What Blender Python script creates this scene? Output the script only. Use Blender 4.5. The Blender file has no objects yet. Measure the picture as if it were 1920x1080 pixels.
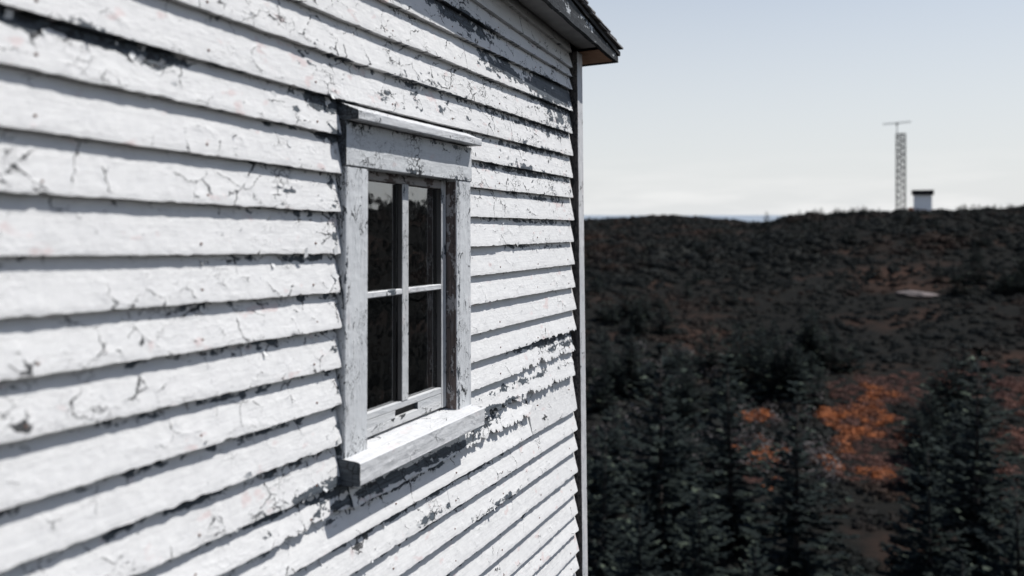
import bpy, math, random
import numpy as np

random.seed(7)
rng = np.random.default_rng(11)
scene = bpy.context.scene
col = scene.collection
rad = math.radians

# ------------------------------------------------------------------ camera
cam_d = bpy.data.cameras.new("camera")
cam = bpy.data.objects.new("camera", cam_d)
col.objects.link(cam)
cam.location = (0, 0, 0)
cam.rotation_euler = (rad(90), 0, 0)
cam_d.sensor_width = 36.0
cam_d.lens = 28.125
cam_d.shift_y = -137.0 / 1920.0
cam_d.clip_start = 0.05
cam_d.clip_end = 120000
cam_d.dof.use_dof = True
cam_d.dof.focus_distance = 3.3
cam_d.dof.aperture_fstop = 1.55
cam_d.dof.aperture_blades = 9
scene.camera = cam

# ------------------------------------------------------------------ house axes (old house, a little out of plumb)
def unit(v):
    v = np.array(v, float)
    return v / np.linalg.norm(v)
AX_D = unit((669, 1500, -55))        # along the boards, away from the viewer
AX_V = unit((-172, 1500, 24803))     # up the wall
AX_N = unit(np.cross(AX_D, AX_V))    # out of the wall
WALL_O = np.array((-1.5602, 0.0, 0.0))
SUN = unit(0.68 * AX_D + 1.95 * AX_V + 1.0 * AX_N)
SUN_EL = math.asin(SUN[2])
SUN_AZ = math.atan2(SUN[0], SUN[1])

# ------------------------------------------------------------------ world
world = bpy.data.worlds.new("World")
scene.world = world
world.use_nodes = True
wn, wl = world.node_tree.nodes, world.node_tree.links
wn.clear()
sky = wn.new("ShaderNodeTexSky")
sky.sky_type = 'NISHITA'
sky.sun_disc = False
sky.sun_elevation = SUN_EL
sky.sun_rotation = SUN_AZ
sky.altitude = 60
sky.air_density = 1.0
sky.dust_density = 0.8
sky.ozone_density = 1.0
hs = wn.new("ShaderNodeHueSaturation")
hs.inputs['Saturation'].default_value = 1.12
wl.new(sky.outputs[0], hs.inputs['Color'])
# thin low cloud bank near the horizon
tc = wn.new("ShaderNodeTexCoord")
sep = wn.new("ShaderNodeSeparateXYZ")
wl.new(tc.outputs['Generated'], sep.inputs[0])
mp = wn.new("ShaderNodeMapping")
mp.inputs['Scale'].default_value = (5, 5, 34)
wl.new(tc.outputs['Generated'], mp.inputs['Vector'])
cn = wn.new("ShaderNodeTexNoise")
cn.inputs['Scale'].default_value = 1.6
cn.inputs['Detail'].default_value = 6
wl.new(mp.outputs[0], cn.inputs['Vector'])
band = wn.new("ShaderNodeMapRange")
band.inputs['From Min'].default_value = 0.075
band.inputs['From Max'].default_value = 0.01
wl.new(sep.outputs['Z'], band.inputs['Value'])
cr = wn.new("ShaderNodeMapRange")
cr.inputs['From Min'].default_value = 0.42
cr.inputs['From Max'].default_value = 0.7
wl.new(cn.outputs['Fac'], cr.inputs['Value'])
mul = wn.new("ShaderNodeMath"); mul.operation = 'MULTIPLY'
wl.new(band.outputs[0], mul.inputs[0]); wl.new(cr.outputs[0], mul.inputs[1])
mul2 = wn.new("ShaderNodeMath"); mul2.operation = 'MULTIPLY'; mul2.inputs[1].default_value = 0.85
wl.new(mul.outputs[0], mul2.inputs[0])
cm = wn.new("ShaderNodeMix"); cm.data_type = 'RGBA'
wl.new(mul2.outputs[0], cm.inputs['Factor'])
# pale summer haze that thickens towards the horizon, alike all round
hz = wn.new("ShaderNodeMapRange"); hz.interpolation_type = 'SMOOTHSTEP'
hz.inputs['From Min'].default_value = 0.66; hz.inputs['From Max'].default_value = -0.06
hz.inputs['To Min'].default_value = 0.0; hz.inputs['To Max'].default_value = 0.97
wl.new(sep.outputs['Z'], hz.inputs['Value'])
hm = wn.new("ShaderNodeMix"); hm.data_type = 'RGBA'
wl.new(hz.outputs[0], hm.inputs['Factor']); wl.new(hs.outputs[0], hm.inputs['A'])
hm.inputs['B'].default_value = (7.1, 7.25, 7.35, 1)
wl.new(hm.outputs['Result'], cm.inputs['A'])
cm.inputs['B'].default_value = (8.3, 8.3, 8.25, 1)
bg = wn.new("ShaderNodeBackground")
bg.inputs['Strength'].default_value = 0.110
wl.new(cm.outputs['Result'], bg.inputs['Color'])
wo = wn.new("ShaderNodeOutputWorld")
wl.new(bg.outputs[0], wo.inputs['Surface'])

# ------------------------------------------------------------------ sun
sun_d = bpy.data.lights.new("sun", 'SUN')
sun_d.energy = 5.0
sun_d.angle = rad(0.53)
sun_d.color = (1.0, 0.98, 0.955)
sun = bpy.data.objects.new("sun", sun_d)
col.objects.link(sun)
from mathutils import Vector, Matrix, noise as mnoise
sun.rotation_euler = Vector(SUN).to_track_quat('Z', 'Y').to_euler()
sun.location = (20, 0, 40)

scene.view_settings.view_transform = 'Standard'
scene.view_settings.look = 'None'
scene.view_settings.exposure = 0.0
scene.view_settings.gamma = 1.0
scene.view_settings.use_curve_mapping = False
scene.cycles.max_bounces = 8
scene.cycles.transparent_max_bounces = 8
scene.cycles.use_denoising = True

# ------------------------------------------------------------------ numpy noise
def _hash(ix, iy, iz):
    h = (ix.astype(np.int64) * 374761393 + iy.astype(np.int64) * 668265263 + iz.astype(np.int64) * 2147483647) & 0xFFFFFFFF
    h = ((h ^ (h >> 13)) * 1274126177) & 0xFFFFFFFF
    h = h ^ (h >> 16)
    return (h & 0xFFFF) / 65535.0
def vnoise(x, y, z=0.0):
    x = np.asarray(x, float); y = np.asarray(y, float); z = np.zeros_like(x) + z
    ix, iy, iz = np.floor(x), np.floor(y), np.floor(z)
    fx, fy, fz = x - ix, y - iy, z - iz
    fx, fy, fz = [f * f * (3 - 2 * f) for f in (fx, fy, fz)]
    r = 0
    for a in (0, 1):
        for b in (0, 1):
            for c in (0, 1):
                w = (fx if a else 1 - fx) * (fy if b else 1 - fy) * (fz if c else 1 - fz)
                r = r + w * _hash(ix + a, iy + b, iz + c)
    return r * 2 - 1
def fbm(x, y, z=0.0, oct=4, gain=0.5):
    s, a = 0, 1.0
    for i in range(oct):
        s = s + a * vnoise(np.asarray(x) * 2 ** i + 17.3 * i, np.asarray(y) * 2 ** i - 9.1 * i, z + 3.7 * i)
        a *= gain
    return s

# ------------------------------------------------------------------ object helpers
def tag(o, label=None, cat=None, group=None, kind=None):
    if label: o["label"] = label
    if cat: o["category"] = cat
    if group: o["group"] = group
    if kind: o["kind"] = kind
    return o
def empty(name, loc, label=None, cat=None, group=None):
    o = bpy.data.objects.new(name, None)
    o.empty_display_size = 0.2
    o.location = loc
    col.objects.link(o)
    return tag(o, label, cat, group)
def mesh_from(name, V, Fc, attrs=None, smooth=True):
    """V (n,3) array; Fc (m,4) int array of quads or list of tuples"""
    me = bpy.data.meshes.new(name)
    if isinstance(Fc, np.ndarray):
        k = Fc.shape[1]
        me.vertices.add(len(V)); me.vertices.foreach_set("co", np.asarray(V, np.float32).ravel())
        me.loops.add(Fc.size); me.loops.foreach_set("vertex_index", Fc.astype(np.int32).ravel())
        me.polygons.add(len(Fc))
        me.polygons.foreach_set("loop_start", np.arange(0, Fc.size, k, dtype=np.int32))
        me.update(calc_edges=True)
    else:
        me.from_pydata([tuple(map(float, v)) for v in V], [], [tuple(map(int, f)) for f in Fc])
        me.update()
    me.validate()
    if smooth:
        me.polygons.foreach_set("use_smooth", np.ones(len(me.polygons), dtype=bool))
    for nm, (typ, arr) in (attrs or {}).items():
        a = me.attributes.new(nm, typ, 'POINT')
        a.data.foreach_set('vector' if typ == 'FLOAT_VECTOR' else 'value', np.asarray(arr, np.float32).ravel())
    return me
def obj(name, me, mat, parent=None, loc=None):
    o = bpy.data.objects.new(name, me)
    if mat is not None and not me.materials:
        me.materials.append(mat)
    col.objects.link(o)
    if parent is not None: o.parent = parent
    if loc is not None: o.location = loc
    return o
class MB:
    """collects quads / tris as one mesh"""
    def __init__(s): s.v = []; s.f = []
    def box(s, c, h, R=None):
        b = len(s.v)
        for dx in (-1, 1):
            for dy in (-1, 1):
                for dz in (-1, 1):
                    p = Vector((dx * h[0], dy * h[1], dz * h[2]))
                    if R is not None: p = R @ p
                    s.v.append(tuple(Vector(c) + p))
        s.f += [tuple(b + i for i in q) for q in ((0, 1, 3, 2), (4, 6, 7, 5), (0, 4, 5, 1), (2, 3, 7, 6), (0, 2, 6, 4), (1, 5, 7, 3))]
    def bar(s, a, b, r, n=6, r2=None):
        a, b = Vector(a), Vector(b); r2 = r if r2 is None else r2
        q = (b - a).to_track_quat('Z', 'Y')
        k = len(s.v)
        for i in range(n):
            e = Vector((math.cos(2 * math.pi * i / n), math.sin(2 * math.pi * i / n), 0))
            s.v.append(tuple(a + q @ (e * r))); s.v.append(tuple(b + q @ (e * r2)))
        for i in range(n):
            j = (i + 1) % n
            s.f.append((k + 2 * i, k + 2 * j, k + 2 * j + 1, k + 2 * i + 1))
        s.f.append(tuple(k + 2 * i for i in range(n))[::-1]); s.f.append(tuple(k + 2 * i + 1 for i in range(n)))
    def build(s, name, mat, parent=None, loc=None, smooth=False):
        return obj(name, mesh_from(name, s.v, s.f, smooth=smooth), mat, parent, loc)

# ------------------------------------------------------------------ materials
class NT:
    def __init__(s, name):
        s.m = bpy.data.materials.new(name); s.m.use_nodes = True
        s.n, s.l = s.m.node_tree.nodes, s.m.node_tree.links
        s.n.clear()
        s.out = s.n.new("ShaderNodeOutputMaterial")
    def node(s, t, **kw):
        x = s.n.new("ShaderNode" + t)
        for k, v in kw.items(): setattr(x, k, v)
        return x
    def put(s, sock, v):
        if isinstance(v, bpy.types.NodeSocket): s.l.new(v, sock)
        else: sock.default_value = v
    def math(s, op, a, b=0.0, c=None, clamp=False):
        x = s.node("Math", operation=op, use_clamp=clamp)
        s.put(x.inputs[0], a); s.put(x.inputs[1], b)
        if c is not None: s.put(x.inputs[2], c)
        return x.outputs[0]
    def mapr(s, v, a, b, c=0.0, d=1.0, smooth=False):
        x = s.node("MapRange")
        if smooth: x.interpolation_type = 'SMOOTHSTEP'
        s.put(x.inputs['Value'], v)
        for k, q in zip(('From Min', 'From Max', 'To Min', 'To Max'), (a, b, c, d)): s.put(x.inputs[k], q)
        return x.outputs[0]
    def mix(s, f, a, b):
        x = s.node("Mix", data_type='RGBA')
        s.put(x.inputs['Factor'], f); s.put(x.inputs['A'], a); s.put(x.inputs['B'], b)
        return x.outputs['Result']
    def mapping(s, v, scale=(1, 1, 1), loc=(0, 0, 0), rot=(0, 0, 0)):
        x = s.node("Mapping")
        x.inputs['Scale'].default_value = scale; x.inputs['Location'].default_value = loc; x.inputs['Rotation'].default_value = rot
        s.put(x.inputs['Vector'], v)
        return x.outputs[0]
    def noise(s, v, scale, detail=4, rough=0.5, dist=0.0):
        x = s.node("TexNoise")
        s.put(x.inputs['Vector'], v); x.inputs['Scale'].default_value = scale
        x.inputs['Detail'].default_value = detail; x.inputs['Roughness'].default_value = rough
        x.inputs['Distortion'].default_value = dist
        return x
    def vor(s, v, scale, feature='F1'):
        x = s.node("TexVoronoi", feature=feature)
        s.put(x.inputs['Vector'], v); x.inputs['Scale'].default_value = scale
        return x
    def attr(s, nm):
        return s.node("Attribute", attribute_name=nm)
    def bsdf(s, color, rough=0.7, normal=None, spec=0.3, metal=0.0):
        b = s.node("BsdfPrincipled")
        s.put(b.inputs['Base Color'], color); s.put(b.inputs['Roughness'], rough)
        s.put(b.inputs['Specular IOR Level'], spec); s.put(b.inputs['Metallic'], metal)
        if normal is not None: s.l.new(normal, b.inputs['Normal'])
        return b
    def bump(s, h, dist, strength=1.0):
        b = s.node("Bump"); b.inputs['Distance'].default_value = dist; b.inputs['Strength'].default_value = strength
        s.l.new(h, b.inputs['Height'])
        return b.outputs[0]
    def fin(s, sh):
        s.l.new(sh.outputs[0] if hasattr(sh, 'outputs') else sh, s.out.inputs['Surface'])
        return s.m

def V4(r, g, b): return (r, g, b, 1.0)

def paint_mat(name, white=(0.695, 0.688, 0.672), grey=0.0, crack=1.0, peel_bias=0.0, cs=(10, 12), wood=(0.060, 0.070, 0.082), pink=0.5, grain_show=0.3, fine=0.0):
    """old white oil paint on wood.  attribute pc = (along grain, across grain, piece), wear = how much is lost, hgt"""
    t = NT(name)
    pc = t.attr("pc").outputs['Vector']
    wear = t.attr("wear").outputs['Fac']  # also carries painted shade on the corner board side and timber ends
    # wood grain
    g1 = t.noise(t.mapping(pc, (5, 170, 3)), 1.0, 5, 0.6, 0.4).outputs['Fac']
    g2 = t.noise(t.mapping(pc, (9, 60, 3)), 1.0, 3, 0.55, 0.8).outputs['Fac']
    # warped coords so that cracks are jagged
    wn_ = t.noise(pc, 48, 3, 0.62).outputs['Color']
    vm = t.node("VectorMath", operation='MULTIPLY_ADD')
    t.l.new(wn_, vm.inputs[0]); vm.inputs[1].default_value = (0.034, 0.030, 0.0); t.l.new(pc, vm.inputs[2])
    wp = vm.outputs[0]
    patch = t.noise(pc, 3.1, 3, 0.55).outputs['Fac']
    big = t.vor(t.mapping(wp, (cs[0], cs[1], 1.0)), 1.0, 'DISTANCE_TO_EDGE').outputs['Distance']
    sml = t.vor(t.mapping(wp, (cs[0] * 3.4, max(cs[1] * 3.4, 55), 1.0)), 1.0, 'DISTANCE_TO_EDGE').outputs['Distance']
    cellc = t.vor(t.mapping(wp, (cs[0] * 3.4, max(cs[1] * 3.4, 55), 1.0)), 1.0, 'F1').outputs['Color']
    sep = t.node("SeparateColor"); t.l.new(cellc, sep.inputs[0])
    crand = sep.outputs[0]
    # how open the cracks are, place by place
    c_open = t.noise(pc, 11, 3, 0.6).outputs['Fac']
    wnz = t.node("TexWhiteNoise", noise_dimensions='1D')
    sx = t.node("SeparateXYZ"); t.l.new(pc, sx.inputs[0]); t.l.new(sx.outputs['Z'], wnz.inputs['W'])
    own = wnz.outputs['Value']
    wear_c = t.math('ADD', t.math('MULTIPLY', wear, 0.25), t.math('MULTIPLY', t.math('SUBTRACT', own, 0.55), 0.16))
    op1 = t.mapr(t.math('ADD', t.math('ADD', c_open, wear_c), 0.10 * (crack - 1)), 0.55, 0.80, 0.0, 0.034 * crack)
    brk = t.mapr(t.noise(pc, 24, 2, 0.5).outputs['Fac'], 0.44, 0.48)
    m_big = t.math('MULTIPLY', t.math('LESS_THAN', big, op1), brk)
    c_open2 = t.noise(pc, 7, 4, 0.65).outputs['Fac']
    op2 = t.mapr(t.math('ADD', t.math('ADD', c_open2, wear_c), 0.12 * (crack - 1)), 0.66 - fine, 0.90 - fine, 0.0, 0.10 * crack)
    m_sml = t.math('LESS_THAN', sml, op2)
    m_crack = t.math('MAXIMUM', m_big, m_sml)
    # lost paint: flakes fall off cell by cell where wear is high
    p1 = t.noise(t.mapping(wp, (9, 15, 1.0)), 1.0, 8, 0.68).outputs['Fac']
    pv = t.math('ADD', t.math('ADD', p1, t.math('MULTIPLY', crand, 0.14)), t.math('MULTIPLY', wear, 0.50))
    m_peel = t.mapr(pv, 0.845 - peel_bias, 0.855 - peel_bias)
    lost = t.math('MAXIMUM', m_peel, t.math('MULTIPLY', m_crack, 0.92))
    # colours
    mott = t.noise(pc, 26, 5, 0.6).outputs['Fac']
    w = white
    base = t.mix(t.mapr(mott, 0.3, 0.75), V4(w[0] * 0.90, w[1] * 0.90, w[2] * 0.905), V4(*w))
    # faint grain and grime showing through thin paint
    base = t.mix(t.math('MULTIPLY', t.mapr(g1, 0.52, 0.75), t.mapr(own, 0.0, 1.0, grain_show * 1.7, grain_show * 0.4)), base, V4(w[0] * 0.62, w[1] * 0.62, w[2] * 0.64))
    if grey > 0:
        base = t.mix(t.math('MULTIPLY', t.mapr(t.noise(t.mapping(pc, (3, 12, 1)), 1.0, 5, 0.7).outputs['Fac'], 0.35, 0.7), grey), base, V4(0.36, 0.38, 0.40))
    pk = t.noise(t.mapping(pc, (14, 22, 1), (3.3, 1.1, 0)), 1.0, 2, 0.5).outputs['Fac']
    pkm = t.math('MULTIPLY', t.mapr(t.math('ADD', pk, t.math('MULTIPLY', t.math('SUBTRACT', patch, 0.5), 0.35)), 0.66, 0.74), pink)
    base = t.mix(pkm, base, V4(0.60, 0.47, 0.45))
    sp = t.noise(pc, 130, 2, 0.5).outputs['Fac']
    base = t.mix(t.mapr(sp, 0.70, 0.78, 0.0, 0.35), base, V4(0.30, 0.29, 0.28))
    gw = t.mix(t.mapr(g1, 0.3, 0.7), V4(wood[0] * 0.55, wood[1] * 0.55, wood[2] * 0.55), V4(wood[0] * 1.7, wood[1] * 1.7, wood[2] * 1.65))
    gw = t.mix(t.mapr(g2, 0.62, 0.78, 0, 0.5), gw, V4(0.20, 0.205, 0.21))
    colr = t.mix(m_peel, base, gw)
    colr = t.mix(t.math('MULTIPLY', m_crack, 0.95), colr, V4(0.018, 0.019, 0.021))
    # relief: paint film above the wood, edges of the flakes curl up
    curl_b = t.math('MULTIPLY', t.mapr(big, 0.0, 0.16, 1.0, 0.0), t.mapr(c_open, 0.42, 0.62))
    curl_s = t.math('MULTIPLY', t.mapr(sml, 0.0, 0.30, 1.0, 0.0), t.mapr(c_open2, 0.46, 0.70))
    film = t.math('ADD', t.math('MULTIPLY', t.math('SUBTRACT', 1.0, lost), 0.75), t.math('MULTIPLY', t.math('MAXIMUM', curl_b, curl_s), 0.8))
    h = t.math('ADD', film, t.math('MULTIPLY', g1, 0.30))
    h = t.math('ADD', h, t.math('MULTIPLY', t.noise(t.mapping(pc, (0.34, 1.7, 1)), 60, 6, 0.76).outputs['Fac'], 1.05))
    h = t.math('ADD', h, t.math('MULTIPLY', patch, 0.7))
    # shallow scars where single flakes have lifted
    scar = t.vor(t.mapping(wp, (26, 44, 1.0)), 1.0, 'F1')
    scs = t.node("SeparateColor"); t.l.new(scar.outputs['Color'], scs.inputs[0])
    h = t.math('ADD', h, t.math('MULTIPLY', scs.outputs[1], t.mapr(t.math('ADD', c_open, wear_c), 0.46, 0.7, 0.0, 0.9)))
    nb = t.bump(h, 0.0016, 0.9)
    b = t.bsdf(colr, t.mapr(mott, 0.2, 0.8, 0.48, 0.72), nb, 0.30)
    return t.fin(b)

M = {}
M['board'] = paint_mat("peeling_white_paint", crack=1.0, pink=0.55)
M['casing'] = paint_mat("weathered_casing_paint", fine=0.05, white=(0.62, 0.63, 0.63), grey=0.25, crack=1.2, cs=(6, 34), pink=0.12, grain_show=0.7, peel_bias=-0.02)
M['head'] = paint_mat("crazed_head_paint", white=(0.60, 0.61, 0.61), grey=0.12, crack=1.35, cs=(14, 12), pink=0.35, grain_show=0.3, peel_bias=0.02, fine=0.10)
M['cap'] = paint_mat("bleached_cap_paint", white=(0.63, 0.63, 0.625), grey=0.3, crack=1.0, cs=(6, 30), pink=0.25, grain_show=0.9, fine=0.03)
M['sill'] = paint_mat("sill_paint", white=(0.62, 0.62, 0.615), grey=0.15, crack=0.9, cs=(7, 16), pink=0.25, grain_show=0.9, peel_bias=-0.01, fine=0.02)
M['sash'] = paint_mat("sash_paint", white=(0.55, 0.55, 0.54), grey=0.5, crack=1.0, cs=(8, 40), pink=0.15, grain_show=0.8)
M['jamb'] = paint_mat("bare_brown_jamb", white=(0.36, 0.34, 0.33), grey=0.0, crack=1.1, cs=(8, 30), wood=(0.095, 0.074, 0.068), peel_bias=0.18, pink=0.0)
M['corner'] = paint_mat("corner_paint", white=(0.62, 0.61, 0.60), grey=0.55, crack=1.2, cs=(6, 34), pink=0.3, grain_show=0.9, wood=(0.075, 0.066, 0.064))
M['fascia'] = paint_mat("worn_fascia_paint", white=(0.50, 0.52, 0.53), grey=0.4, crack=1.4, cs=(9, 18), wood=(0.020, 0.022, 0.024), peel_bias=0.27, pink=0.0)

def simple(name, c, rough=0.8, c2=None, scale=6.0, bump=0.0, coord='Object', detail=5, stretch=(1, 1, 1), spec=0.25, lo=0.35, hi=0.65):
    t = NT(name)
    tc_ = t.node("TexCoord").outputs[coord]
    nz = t.noise(t.mapping(tc_, stretch), scale, detail, 0.6).outputs['Fac']
    c_ = t.mix(t.mapr(nz, lo, hi), V4(*c), V4(*(c2 or c)))
    nb = t.bump(nz, bump, 1.0) if bump else None
    return t.fin(t.bsdf(c_, rough, nb, spec))
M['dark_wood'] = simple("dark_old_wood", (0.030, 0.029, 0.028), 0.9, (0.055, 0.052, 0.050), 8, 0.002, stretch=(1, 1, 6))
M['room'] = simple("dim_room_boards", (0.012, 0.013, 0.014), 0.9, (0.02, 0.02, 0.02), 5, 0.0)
M['soffit'] = simple("grey_soffit_boards", (0.27, 0.265, 0.26), 0.85, (0.36, 0.355, 0.35), 9, 0.0012, stretch=(1, 1, 1))
M['bare_ply'] = simple("bare_orange_brown_wood", (0.36, 0.20, 0.13), 0.85, (0.46, 0.29, 0.20), 14, 0.001, stretch=(1, 5, 1))
M['shingle'] = simple("mossy_grey_shingle", (0.10, 0.095, 0.092), 0.95, (0.26, 0.25, 0.25), 30, 0.004)
M['stone'] = simple("foundation_stone", (0.16, 0.155, 0.15), 0.95, (0.28, 0.27, 0.26), 7, 0.02)
M['edge_paint'] = simple("loose_paint_flake", (0.62, 0.62, 0.61), 0.6, (0.68, 0.68, 0.67), 40, 0.0)
M['rust_metal'] = simple("dark_galvanised_steel", (0.02, 0.021, 0.023), 0.6, (0.045, 0.046, 0.05), 3, 0.0)
M['aerial'] = simple("pale_aerial_metal", (0.14, 0.145, 0.15), 0.5, (0.20, 0.20, 0.21), 3, 0.0)
M['hut_white'] = simple("hut_white_paint", (0.82, 0.83, 0.84), 0.7, (0.85, 0.85, 0.86), 2, 0.0)
M['hut_trim'] = simple("hut_trim_paint", (0.80, 0.81, 0.82), 0.7, (0.76, 0.77, 0.78), 2, 0.0)
M['hut_roof'] = simple("black_roof_felt", (0.012, 0.013, 0.014), 0.9, (0.02, 0.02, 0.021), 5, 0.0)
M['door'] = simple("grey_door_paint", (0.20, 0.22, 0.25), 0.6, (0.24, 0.26, 0.29), 4, 0.0)
M['rust'] = simple("rusty_drum", (0.40, 0.13, 0.06), 0.8, (0.50, 0.20, 0.10), 6, 0.0)
M['rock'] = simple("pale_bedrock", (0.05, 0.042, 0.040), 0.9, (0.19, 0.155, 0.145), 1.0, 0.05)
M['bark'] = simple("spruce_bark", (0.035, 0.030, 0.027), 0.95, (0.07, 0.062, 0.058), 20, 0.01)
M['sea'] = simple("sea_water", (0.20, 0.24, 0.28), 0.5, (0.22, 0.26, 0.30), 0.002, 0.0, spec=0.5)  # paler than water: horizon haze put into the colour

def glass_mat():
    t = NT("old_window_glass")
    tc_ = t.node("TexCoord").outputs['Object']
    nz = t.noise(tc_, 9, 2, 0.5).outputs['Fac']
    nb = t.bump(nz, 0.004, 0.35)
    fr = t.node("Fresnel")
    bf = t.node("NewGeometry").outputs['Backfacing']
    t.put(fr.inputs['IOR'], t.mapr(bf, 0.0, 1.0, 3.0, 1 / 3.0))        # the same reflectance from either side of the pane
    gl = t.node("BsdfGlossy"); gl.inputs['Roughness'].default_value = 0.035; gl.inputs['Color'].default_value = (1, 1, 1, 1)
    t.l.new(nb, gl.inputs['Normal'])
    tr = t.node("BsdfTransparent"); tr.inputs['Color'].default_value = (0.50, 0.52, 0.53, 1)
    df = t.node("BsdfDiffuse"); df.inputs['Color'].default_value = (0.35, 0.35, 0.34, 1)
    dirt = t.mapr(t.noise(tc_, 160, 2, 0.5).outputs['Fac'], 0.72, 0.80, 0.004, 0.5)
    m1 = t.node("MixShader"); t.put(m1.inputs[0], dirt); t.l.new(tr.outputs[0], m1.inputs[1]); t.l.new(df.outputs[0], m1.inputs[2])
    m2 = t.node("MixShader"); t.put(m2.inputs[0], fr.outputs[0]); t.l.new(m1.outputs[0], m2.inputs[1]); t.l.new(gl.outputs[0], m2.inputs[2])
    return t.fin(m2)
M['glass'] = glass_mat()

def foliage_mat(name, c1, c2, scale=1.2, c3=None, rough=0.65, lo=0.36, hi=0.62):
    t = NT(name)
    geo = t.node("NewGeometry")
    oi = t.node("ObjectInfo")
    n1 = t.noise(geo.outputs['Position'], scale, 3, 0.6).outputs['Fac']
    n2 = t.noise(geo.outputs['Position'], scale * 9, 2, 0.5).outputs['Fac']
    f = t.math('ADD', t.math('MULTIPLY', n1, 0.6), t.math('MULTIPLY', n2, 0.4))
    c = t.mix(t.mapr(f, lo, hi), V4(*c1), V4(*c2))
    if c3 is not None:
        n3 = t.noise(geo.outputs['Position'], 0.075, 4, 0.6).outputs['Fac']
        c = t.mix(t.mapr(n3, 0.52, 0.66), c, V4(*c3))
    b = t.bsdf(c, rough, None, 0.02)
    tl = t.node("BsdfTranslucent"); t.put(tl.inputs['Color'], c)
    mx = t.node("MixShader"); mx.inputs[0].default_value = 0.15
    t.l.new(b.outputs[0], mx.inputs[1]); t.l.new(tl.outputs[0], mx.inputs[2])
    return t.fin(mx)
def spruce_mat():
    t = NT("dark_spruce_needles")
    tip = t.attr("tip").outputs['Fac']
    n1 = t.noise(t.node("NewGeometry").outputs['Position'], 1.4, 3, 0.6).outputs['Fac']
    c = t.mix(t.mapr(n1, 0.35, 0.65), V4(0.0115, 0.0150, 0.0155), V4(0.023, 0.0295, 0.0265))
    c = t.mix(t.math('MULTIPLY', t.mapr(tip, 0.38, 0.80), t.mapr(n1, 0.46, 0.62)), c, V4(0.105, 0.125, 0.092))
    return t.fin(t.bsdf(c, 0.7, None, 0.02))
M['spruce'] = spruce_mat()
M['scrub'] = foliage_mat("hillside_scrub", (0.0110, 0.0130, 0.0135), (0.025, 0.0260, 0.0238), 0.16, (0.042, 0.028, 0.0225))
M['greybush'] = foliage_mat("grey_leafless_twigs", (0.05, 0.047, 0.046), (0.15, 0.135, 0.13), 2.0)
M['orange'] = foliage_mat("orange_autumn_leaves", (0.11, 0.066, 0.054), (0.44, 0.150, 0.056), 1.3)
M['russet'] = foliage_mat("russet_heath_leaves", (0.075, 0.052, 0.048), (0.19, 0.098, 0.075), 0.7)

def ground_mat():
    t = NT("heath_ground")
    p = t.node("NewGeometry").outputs['Position']
    n1 = t.noise(p, 0.09, 5, 0.6).outputs['Fac']
    n2 = t.noise(p, 1.3, 6, 0.65).outputs['Fac']
    c = t.mix(t.mapr(n2, 0.3, 0.7), V4(0.0085, 0.0092, 0.009), V4(0.0175, 0.0165, 0.0145))
    c = t.mix(t.mapr(n1, 0.53, 0.66), c, V4(0.042, 0.026, 0.020))
    nb = t.bump(n2, 0.15, 1.0)
    return t.fin(t.bsdf(c, 0.95, nb, 0.02))
M['ground'] = ground_mat()

# ------------------------------------------------------------------ terrain
def sstep(x, a, b):
    q = np.clip((np.asarray(x, float) - a) / (b - a), 0, 1)
    return q * q * (3 - 2 * q)
def ground_z(x, y):
    x = np.asarray(x, float); y = np.asarray(y, float)
    s = 0.45 * x + 0.89 * y
    r = np.sqrt(x * x + y * y) + 1e-6
    sp = np.log1p(np.exp(np.clip((s - 2.6) * 1.6, -40, 40))) / 1.6
    near = -1.78 - 0.52 * sp
    valley = -13.0
    k = 1.2
    near = np.log(np.exp(np.clip(near / k, -60, 60)) + np.exp(valley / k)) * k    # smooth max towards the valley floor
    az = np.arctan2(x, np.maximum(y, -1e9))                                       # 0 = straight ahead
    azd = np.degrees(az)
    crest = np.interp(azd, [-180, -60, 0, 6, 12, 17, 21, 26, 34, 60, 100, 180], [-6, -4, -4.0, -3.8, -3.4, -2.4, -0.7, 1.0, 1.2, 6.5, 5.0, -4])
    ramp = np.clip((r - 47) / 95, 0, 1)
    ramp = ramp * (0.75 + 0.25 * ramp)
    up = (crest + 13.0) * ramp * sstep(s, 2, 20)
    z = near + up
    z = z - sstep(r, 150, 420) * (9 + 5 * sstep(azd, 30, 0))
    bump = fbm(x * 0.045, y * 0.045, 3.1, 4) * sstep(r, 30, 90) * 0.75 + fbm(x * 0.4, y * 0.4, 8.0, 3) * 0.10
    z = z + bump
    q = np.exp(-((x - 69.0) / 9.0) ** 2 - ((y - 136) / 13.0) ** 2)
    z = z * (1 - q) + (-0.35) * q
    # far ridges
    hill = np.exp(-((azd - 11.5) / 6.0) ** 2) * np.exp(-((r - 620) / 170) ** 2) * 12.0
    hill2 = np.exp(-((azd - 2) / 7.0) ** 2) * np.exp(-((r - 760) / 200) ** 2) * 11.0
    z = z + hill + hill2 - sstep(r, 800, 1500) * 60
    return z
rings = np.concatenate([[0.0], np.geomspace(0.6, 26, 46), np.linspace(27, 170, 120), np.geomspace(174, 1600, 60)])
angs = np.radians(np.concatenate([np.arange(-180, -4, 4.0), np.arange(-4, 44, 0.6), np.arange(44, 180, 4.0)]))
R_, A_ = np.meshgrid(rings, angs, indexing='ij')
X_, Y_ = R_ * np.sin(A_), R_ * np.cos(A_)
Z_ = ground_z(X_, Y_)
V = np.stack([X_, Y_, Z_], -1).reshape(-1, 3)
nr, na = R_.shape
i, j = np.meshgrid(np.arange(nr - 1), np.arange(na), indexing='ij')
j2 = (j + 1) % na
Fq = np.stack([i * na + j, i * na + j2, (i + 1) * na + j2, (i + 1) * na + j], -1).reshape(-1, 4)
o = obj("ground", mesh_from("ground", V, Fq), M['ground']); tag(o, kind="structure")
s_ = 90000
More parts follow.
